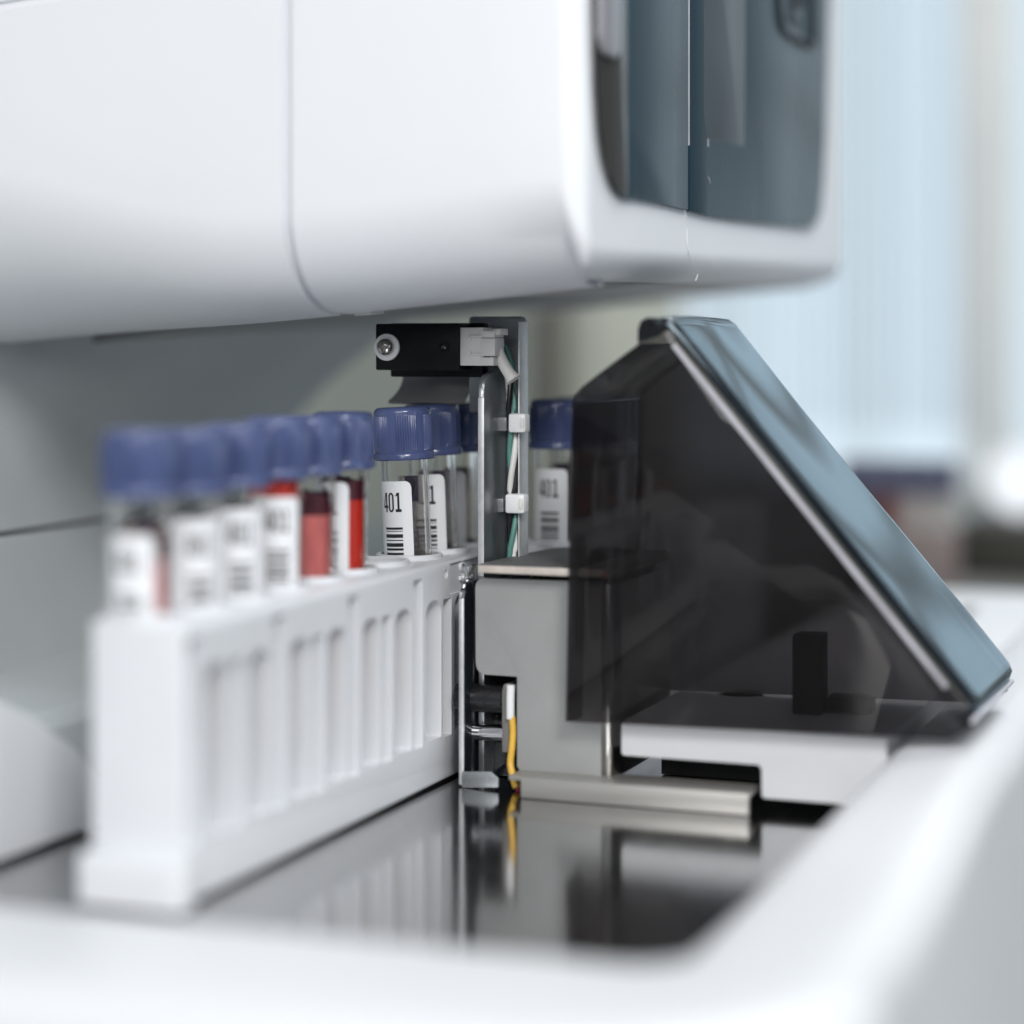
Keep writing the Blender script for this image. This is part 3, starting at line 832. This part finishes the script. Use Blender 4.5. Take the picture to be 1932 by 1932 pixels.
ld = MB().prism(rpoly([(q(914, 1065)[0], 130.8, 0.6), (vR + 4.6, 130.8, 1.6), (vR + 4.6, 187.5, 6), (q(914, 1065)[0] + 3, 187.5, 10), (q(914, 1065)[0] + 0.5, 150, 10)], 6), 'z', lz, lz + 2.3, 0.25)
lid = obj('lid', ld, LID, bd_)
obj('lid_edge', MB().box(q(914, 1065)[0] + 0.3, vR + 3.4, 130.45, 130.78, lz + 0.15, lz + 2.1, 0.1), LIDEDGE, lid)
pf = MB()
for x in (962, 1000): a = q(x, 1085)[0]; pf.box(a - 0.3, a + 0.3, BTt + 1, BTt + 1.8, hT - 0.4, lz - 0.01)
pf.box(q(926, 1085)[0], vR, 142, 184, hT - 1.2, lz - 0.02)
obj('lid_spacer', pf, BLACKIN, lid)
cp = (vR + 3.2, 130.2, lz + 1.0)
obj('copper_stud', MB().lathe([(0.01, 129.6), (0.6, 129.7), (0.9, 130.0), (0.9, 130.44)], (cp[0], 0, cp[2]), 20, 'y'), pbr('copper', (0.85, 0.42, 0.26), 0.3, 1.0), lid)

# lower bracket
lb_ = thing('roller_bracket', 'low bright edged metal plate carrying a black roller and a steel shaft', 'bracket', (8, 145, 0))
lv = on_t(872, 1300, 135)[0]
ltop = on_v(880, 1098, lv)[2]
side = MB().prism(rpoly([(135, 0.4, 0), (135, ltop, 4.5), (170, ltop, 3), (170, 0.4, 0)]), 'x', lv - 0.2, lv + 0.75, 0.15)
obj('side_plate', side, DARKPLATE, lb_)
eg = MB(); eg.box(lv - 0.75, lv + 0.70, 134.3, 134.98, 0.5, ltop - 4.0, 0.25); obj('bright_edge', eg, ALUEDGE, lb_)
arc = [(134.64 + 4.6 * (1 - math.cos(a)), ltop - 4.0 + 4.2 * math.sin(a)) for a in [k / 8 * PI / 2 for k in range(9)]]
ea = MB().tube([(lv, a, b) for a, b in arc], 0.72, 10); obj('rounded_corner', ea, CHROME, lb_)
rear = MB().box(lv + 0.8, q(900, 1200)[0] + 14, 150.5, 152, 0.4, ltop - 1, 0.2); obj('rear_plate', rear, DARKPLATE, lb_)
ft = [on_t(x, y, 133.2) for x, y in [(871, 1467), (926, 1467), (940, 1480), (940, 1497), (871, 1497)]]
tz = min(p[2] for p in ft)
fo = MB().prism(rpoly([(p[0], max(0.05, p[2] - tz + 0.05), 0.4) for p in ft], 3), 'y', 133.2, 134.2, 0.15); obj('foot_tab', fo, ALU, lb_)
rl = on_t(890, 1318, 140)
ro = MB().lathe([(3.2, -2.1), (3.6, -1.8), (3.6, 3.0), (3.3, 3.2), (3.3, lv + 0.9), (3.9, lv + 0.9), (3.9, lv + 9.8), (3.5, lv + 10.2)], (0, 142, rl[2]), 40, 'x')
for v in ro.bm.verts: v.co.x += 3.6 if v.co.x < 3.5 else 0
obj('roller', ro, ROLLER, lb_)
sz = on_t(900, 1383, 140)[2]
sh = MB().lathe([(2.3, lv + 0.8), (2.3, lv + 3.2), (2.15, lv + 3.3), (2.15, lv + 3.6), (2.3, lv + 3.7), (2.3, lv + 10.6)], (0, 142, sz), 40, 'x')
obj('steel_shaft', sh, CHROME, lb_)
e0 = on_t(947, 1290, 138); e1 = on_t(958, 1420, 138)
obj('end_plate', MB().prism(rpoly([(e0[0], e1[2], 0), (e1[0] + 0.4, e1[2], 0), (e1[0] + 0.4, e0[2], 0.8), (e0[0] + 0.5, e0[2], 0.8), (e0[0], e0[2] - 2, 0)]), 'y', 138, 147, 0.2), pbr('warm_grey_plate', (0.22, 0.21, 0.20), 0.45, 0.3), lb_)

cb = thing('yellow_cable', 'yellow wire with a white plug hanging in front of the dark gap', 'cable', on_t(968, 1470, 137))
PLg = MB().tube(spline(W([(964, 1292), (963, 1320), (963, 1356)], 137.0), 6), 1.15, 14, None)
obj('plug', PLg, NYLON, cb)
obj('yellow_wire', MB().tube(spline(W([(966, 1352), (968, 1380), (966, 1410), (963, 1440), (967, 1462), (974, 1486)], [137, 137, 136.6, 136, 135, 134]), 8), 0.95, 12), WYEL, cb)
obj('red_wire', MB().tube(spline(W([(974, 1470), (977, 1484), (976, 1502)], [136.5, 135.5, 134.5]), 6), 0.5, 8), WRED, cb)

# steel strip on the floor
s0 = on_h(982, 1510, 0.0); s1 = on_h(1412, 1537, 0.0)
ts = (s0[1] + s1[1]) / 2
a = on_t(982, 1500, ts)[0]; b = on_t(1412, 1500, ts)[0]
stp = MB().box(a, b, ts, ts + 1.6, 0.15, 5.6, 0.25); 
stp.box(a - 4, b - 0.2, ts + 1.62, ts + 14, 4.2, 5.5, 0.25)
tag(obj('steel_strip', stp, BRUSH), 'low brushed steel strip standing on the dark floor in front of the grey block', 'metal strip')

# ------------------------------------------------------------------ smoked hood
hd = thing('smoked_hood', 'dark smoked acrylic hood with a sloping glossy front, over the sampler', 'cover', (90, 157, 20))
HT0, HT1 = 127.0, 187.0
def hp(x, y): p = on_t(x, y, HT0); return (p[0], p[2])
outl = [(1066, 1362), (1078, 762), (1082, 746), (1094, 732), (1130, 704), (1200, 652), (1206, 645), (1206, 622), (1211, 607), (1222, 600), (1246, 602), (1256, 612), (1838, 1352), (1836, 1372), (1792, 1396)]
O = [hp(*p) for p in outl]
near = MB().prism(O, 'y', HT0, HT0 + 2.0, 0.25, 2, 15)
obj('side_panel', near, SMOKE, hd)
obj('side_panel', MB().prism([(x, y) for x, y in O], 'y', HT1 - 2.0, HT1, 0.25, 2, 15), SMOKE, hd)
# sloping front: thick, rounded, bulging a little above the side panels
A = Vector(hp(1247, 600)); B = Vector(hp(1840, 1343))
d = (B - A).normalized(); nrm = Vector((-d.y, d.x)); nrm = nrm if nrm.x > 0 else -nrm
sp = MB(); vs = []; fs = []
NS, NT = 80, 60
for i in range(NS + 1):
    s = i / NS
    p = A + (B - A) * s
    for j in range(NT + 1):
        u = j / NT
        t = HT0 - 1.2 + (HT1 - HT0 + 2.4) * u
        e = min(u, 1 - u)
        rr = 0.03
        dip = 0.0 if e > rr else 1.2 * (1 - math.sqrt(max(0, 1 - ((rr - e) / rr) ** 2)))
        e2 = min(s, 1 - s); r2 = 0.03
        dip2 = 0.0 if e2 > r2 else 3.0 * (1 - math.sqrt(max(0, 1 - ((r2 - e2) / r2) ** 2)))
        wob = 0.35 * math.sin(s * 6 + u * 2.2) * (1 - s) + 0.5 * math.sin(u * PI * 1.3 + s * 2.0) * (1 - 0.6 * s)
        qv = p + nrm * (1.2 - dip - dip2 + wob * 0.8)
        vs.append((qv.x, t, qv.y))
for i in range(NS):
    for j in range(NT):
        a_ = i * (NT + 1) + j
        fs.append((a_, a_ + 1, a_ + NT + 2, a_ + NT + 1))
sp.raw(vs, fs)
bmesh.ops.solidify(sp.bm, geom=sp.bm.faces[:], thickness=-1.1)
bmesh.ops.recalc_face_normals(sp.bm, faces=sp.bm.faces)
obj('sloping_front', sp, SMOKETOP, hd, sharp=60)
# side panel edge, its caught light put in as pale colour, just under the slope
def band(o0, o1, s0, s1, t0, t1):
    p = A + (B - A) * s0; r = A + (B - A) * s1
    poly = [(p + nrm * o0), (r + nrm * o0), (r + nrm * o1), (p + nrm * o1)]
    return MB().prism([(v.x, v.y) for v in poly], 'y', t0, t1, 0.15)
obj('lit_edge', band(-2.35, -0.95, 0.06, 0.93, HT0 - 0.7, HT0 - 0.02), PALEEDGE, hd)
obj('edge_line', band(-0.9, -0.1, 0.05, 0.985, HT0 - 0.9, HT0 - 0.02), pbr('olive_edge', (0.10, 0.10, 0.085), 0.3), hd)  # thin olive line beside the pale edge
# black lip at the apex and lower edge trim
lp = MB().prism([hp(*p) for p in [(1204, 646), (1205, 620), (1210, 606), (1222, 599), (1247, 600), (1262, 619), (1244, 634), (1222, 641)]], 'y', HT0 - 0.8, HT0 - 0.05, 0.2)
lp.prism([hp(*p) for p in [(1208, 622), (1212, 607), (1222, 600), (1246, 601), (1248, 606), (1224, 607), (1214, 624)]], 'y', HT0 + 2.1, HT1 - 2.1, 0.1)
obj('black_lip', lp, DARKLIP, hd)
bt = MB().prism([hp(*p) for p in [(1844, 1347), (1849, 1354), (1837, 1368), (1828, 1358)]], 'y', HT0 - 1.0, HT1 + 1.2, 0.5)
obj('lower_edge', bt, PALEEDGE, hd)
# left slope and left wall of the hood
for a_, b_ in (((1078, 762), (1066, 1362)),):
    p = hp(*a_); r = hp(*b_)
    obj('left_wall', MB().prism([p, r, (r[0] + 1.6, r[1]), (p[0] + 1.6, p[1])], 'y', HT0 + 2.05, HT1 - 2.05, 0.1), SMOKE, hd)
p0, p1, p2 = hp(1079, 758), hp(1094, 732), hp(1204, 648)
obj('roof_slope', MB().prism([p0, p1, p2, (p2[0], p2[1] - 1.4), (p1[0] + 0.7, p1[1] - 1.5), (p0[0] + 1.4, p0[1])], 'y', HT0 + 2.05, HT1 - 2.05, 0.05), SMOKEROOF, hd)
# things under the hood
pst = on_h(1528, 1345, 20.6)
pm = MB().box(pst[0] - 4, pst[0] + 4, 160, 168, 20.65, 42, 0.6); pm.box(pst[0] + 4.05, pst[0] + 16, 165, 173, 20.65, 25, 0.6)
tag(obj('stop_post', pm, pbr('stop_grey', (0.035, 0.035, 0.036), 0.5)), 'black stop post standing on the deck under the smoked hood', 'post')
ru = on_h(1400, 1310, 20.6)
obj('deck_dimple', MB().lathe([(0.01, 20.64), (6, 20.64), (6.5, 20.9), (7, 20.64)], (ru[0], ru[1], 0), 32), RIMW, tray)

# ------------------------------------------------------------------ background room
BTW = 2050.0
def bgv(px, t): return on_t(px, 600, t)[0]
wl = MB().box(-1500, 4200, 2120, 2140, -900, 2600)
structure(obj('back_wall', wl, pbr('wall_paint', (0.52, 0.55, 0.56), 0.8, var=0.03, scale=3)))
wn = thing('lab_window', 'bright pale blue window far behind the analyzer', 'window', (900, 2100, 0))
PA = emit('daylight_pane', (0.66, 0.79, 0.885), 1.1)
PA2 = emit('daylight_pane_warm', (0.66, 0.78, 0.86), 0.95)
edges = [(700, 1395, PA2), (1400, 1600, PA), (1605, 1655, PA2), (1660, 1830, PA), (1886, 2060, PA2), (2066, 3180, PA)]  # last pane runs out of view, sized for reflections in hood and window
for x0, x1, mt in edges:
    obj('pane', MB().box(bgv(x0, BTW), bgv(x1, BTW), BTW, BTW + 4, -30, 1500), mt, wn)
GM = pbr('window_bar_grey', (0.42, 0.43, 0.43), 0.5)
for px_, wd in ((2210, 16), (2430, 26), (2760, 18)):  # bars out of view, added for streaks reflected in the hood's slope
    vv = bgv(px_, BTW); obj('unseen_mullion', MB().box(vv - wd, vv + wd, BTW - 26, BTW - 1, -30, 1500, 2), GM, wn)
for hh, wd in ((330, 18), (640, 14), (1180, 30)):
    obj('unseen_transom', MB().box(bgv(2070, BTW), bgv(3175, BTW), BTW - 22, BTW - 3, hh - wd, hh + wd, 2), GM, wn)
fr = MB()
fr.box(bgv(690, BTW), bgv(4220, BTW), BTW - 2, BTW + 12, -60, -31)
obj('sill', fr, pbr('sill_paint', (0.5, 0.5, 0.47), 0.6), wn)
pz = MB().box(bgv(1826, BTW - 30), bgv(1890, BTW - 30), BTW - 30, BTW - 6, -420, 1600, 2)
tag(obj('beige_post', pz, pbr('beige_paint', (0.78, 0.73, 0.66), 0.7, var=0.04, scale=8)), 'beige upright post before the window, right edge of the picture', 'post')
bld = thing('vertical_blind', 'pale vertical blind of hanging slats in front of the window', 'blind', (900, BTW - 60, 0))
smm = MB()
for x in range(1120, 1830, 26):
    cxv = bgv(x, BTW - 60); wdt = 10 + 5 * (x % 3)
    an_ = math.radians(122)
    smm.prism([(cxv - wdt / 2 * math.cos(an_), BTW - 60 - wdt / 2 * math.sin(an_)), (cxv + wdt / 2 * math.cos(an_), BTW - 60 + wdt / 2 * math.sin(an_)), (cxv + wdt / 2 * math.cos(an_) + 0.8, BTW - 60 + wdt / 2 * math.sin(an_)), (cxv - wdt / 2 * math.cos(an_) + 0.8, BTW - 60 - wdt / 2 * math.sin(an_))], 'z', 20, 1500)
obj('slats', smm, pbr('blind_fabric', (0.80, 0.86, 0.90), 0.8, var=0.03, scale=30), bld)
obj('head_rail', MB().box(bgv(1110, BTW - 60), bgv(1840, BTW - 60), BTW - 72, BTW - 48, 1501, 1530, 2), WHITE, bld)
cbn = thing('lab_cabinet', 'pale greenish beige cabinet behind the bracket, seen under the analyzer', 'cabinet', (-200, 900, -5.9))
cx1 = on_t(1120, 650, 900)[0]
obj('door', MB().box(-700, cx1, 900, 1100, -5.8, 330, 3), BEIGE, cbn)
obj('side_trim', MB().box(on_t(1035, 650, 897)[0] - 9, on_t(1035, 650, 897)[0] + 12, 893, 899.9, -5.8, 260, 2), pbr('brown_trim', (0.24, 0.22, 0.18), 0.6), cbn)
# dark bench and things on it
bn = MB().box(-300, 900, 640, 1500, -40, -6, 2)
tag(obj('lab_bench', bn, pbr('bench_top', (0.17, 0.175, 0.165), 0.5, var=0.2, scale=10)), 'dark blurred bench top behind the white sampler deck', 'bench')
dm = MB().box(on_t(1800, 900, 760)[0], on_t(2080, 900, 760)[0], 760, 840, -5.9, on_t(1850, 985, 760)[2], 4)
tag(obj('dark_box', dm, pbr('olive_box', (0.035, 0.033, 0.026), 0.6)), 'dark blurred low box on the bench below the white globe', 'box')
lc = on_t(1925, 905, 800)
lo = thing('white_globe', 'blurred bright white round object at the right edge', 'lamp', (lc[0], 800, lc[2] - 19))
obj('globe', MB().lathe([(0.01, -19), (7, -17.6), (13.4, -13.4), (17.6, -7), (19, 0), (17.6, 7), (13.4, 13.4), (7, 17.6), (0.01, 19)], (lc[0], 800, lc[2]), 32), emit('globe_glow', (0.9, 0.95, 1.0), 1.0), lo)  # round white object, brightness put in as emission
obj('stem', MB().lathe([(5, 0), (5, 14)], (lc[0], 800, lc[2] - 19 - 13.6), 20), pbr('stem_white', (0.7, 0.7, 0.7), 0.5), lo)
rkv = [on_t(x, 900, 640)[0] for x in (1600, 1790)]
ctop = on_t(1700, 866, 640)[2]
rk2 = thing('tube_stand', 'blurred brownish tube stand with navy caps on the far bench', 'tube rack', ((rkv[0] + rkv[1]) / 2, 640, -5.9))
sm_ = MB().box(rkv[0] - 6, rkv[1] + 4, 634, 650, -5.8, ctop - 34, 2)
obj('body', sm_, pbr('brown_stand', (0.20, 0.16, 0.15), 0.6, var=0.2, scale=30), rk2)
CAPN = pbr('navy_cap', (0.085, 0.092, 0.145), 0.4)
nsp = 4
for k in range(nsp):
    v = rkv[0] + 4 + (rkv[1] - rkv[0] - 8) * k / (nsp - 1)
    o = thing('blood_tube', ['far blurred navy capped tube, nearest to the hood edge', 'far blurred navy capped tube with dark red blood, next to the hood edge', 'far blurred navy capped tube, third from the hood', 'far blurred navy capped tube, nearest the beige post'][k], 'test tube', (v, 642, 0), 'navy capped tubes in the far stand')
    obj('cap', MB().lathe([(7.5, ctop - 17), (7.7, ctop - 15), (7.7, ctop - 1), (7, ctop), (0.01, ctop)], (v, 642, 0), 32), CAPN, o)
    obj('tube', MB().lathe([(6.4, ctop - 34.1), (6.4, ctop - 17.1)], (v, 642, 0), 32), [BROWNB, pbr('dull_red', (0.16, 0.05, 0.045), 0.4), pbr('pale_tube', (0.4, 0.36, 0.34), 0.3), pbr('pale_tube2', (0.42, 0.4, 0.38), 0.3)][k], o)

# ------------------------------------------------------------------ light
w = bpy.data.worlds.new('World'); bpy.context.scene.world = w; w.use_nodes = True
bg = w.node_tree.nodes['Background']
bg.inputs['Color'].default_value = (0.62, 0.70, 0.78, 1); bg.inputs['Strength'].default_value = 0.27
def area(name, loc, target, sx, sy, power, col):
    l = bpy.data.lights.new(name, 'AREA'); l.shape = 'RECTANGLE'; l.size = sx; l.size_y = sy; l.energy = power; l.color = col
    o = bpy.data.objects.new(name, l); C.objects.link(o); o.location = loc
    o.rotation_euler = (Vector(target) - Vector(loc)).to_track_quat('-Z', 'Y').to_euler()
    return o
area('key_lamp', (0.70, -0.89, 0.80), (0.0, 0.1, 0.08), 0.30, 0.30, 9.5, (1.0, 0.985, 0.97))
area('front_fill', (0.20, -1.25, 0.66), (0.0, 0.1, 0.08), 0.75, 0.6, 7.2, (1.0, 0.99, 0.98))  # unseen broad fill, added to soften the key's shadows
area('room_fill', (0.5, 1.35, 1.9), (-0.1, 2.0, 0.1), 0.8, 0.8, 22, (1.0, 0.98, 0.95))  # unseen fill, added to brighten the post and far room
area('ceiling_lamp', (0.75, -0.15, 1.5), (0.08, 0.1, 0.05), 0.9, 0.6, 11, (0.93, 0.97, 1.0))
area('low_fill', (1.35, -0.05, 0.26), (-0.02, 0.30, 0.09), 0.5, 0.4, 1.1, (0.86, 0.94, 1.0))  # unseen fill, added to light the recess below the overhang

# ------------------------------------------------------------------ camera
cam = bpy.data.cameras.new('camera'); co = bpy.data.objects.new('camera', cam); C.objects.link(co)
cv = CS * 67 - SN * (-461.0); ct = SN * 67 + CS * (-461.0)
co.location = (cv * MM, ct * MM, CAMH * MM)
co.rotation_euler = (PI / 2, 0, math.atan2(SN, CS))
cam.sensor_width = 36; cam.lens = 36 * F / 1932
cam.shift_y = -(966 - HY) / 1932
cam.clip_start = 0.01; cam.clip_end = 50
cam.dof.use_dof = True; cam.dof.focus_distance = 0.597; cam.dof.aperture_fstop = cam.lens / 23.0
cam.dof.aperture_blades = 0
sc = bpy.context.scene
sc.camera = co
sc.view_settings.view_transform = 'Standard'; sc.view_settings.look = 'None'
sc.view_settings.exposure = 0.13; sc.view_settings.gamma = 1
sc.render.engine = 'CYCLES'
sc.cycles.use_denoising = True
sc.cycles.max_bounces = 14; sc.cycles.transparent_max_bounces = 24; sc.cycles.transmission_bounces = 12; sc.cycles.glossy_bounces = 6
sc.cycles.sample_clamp_indirect = 8
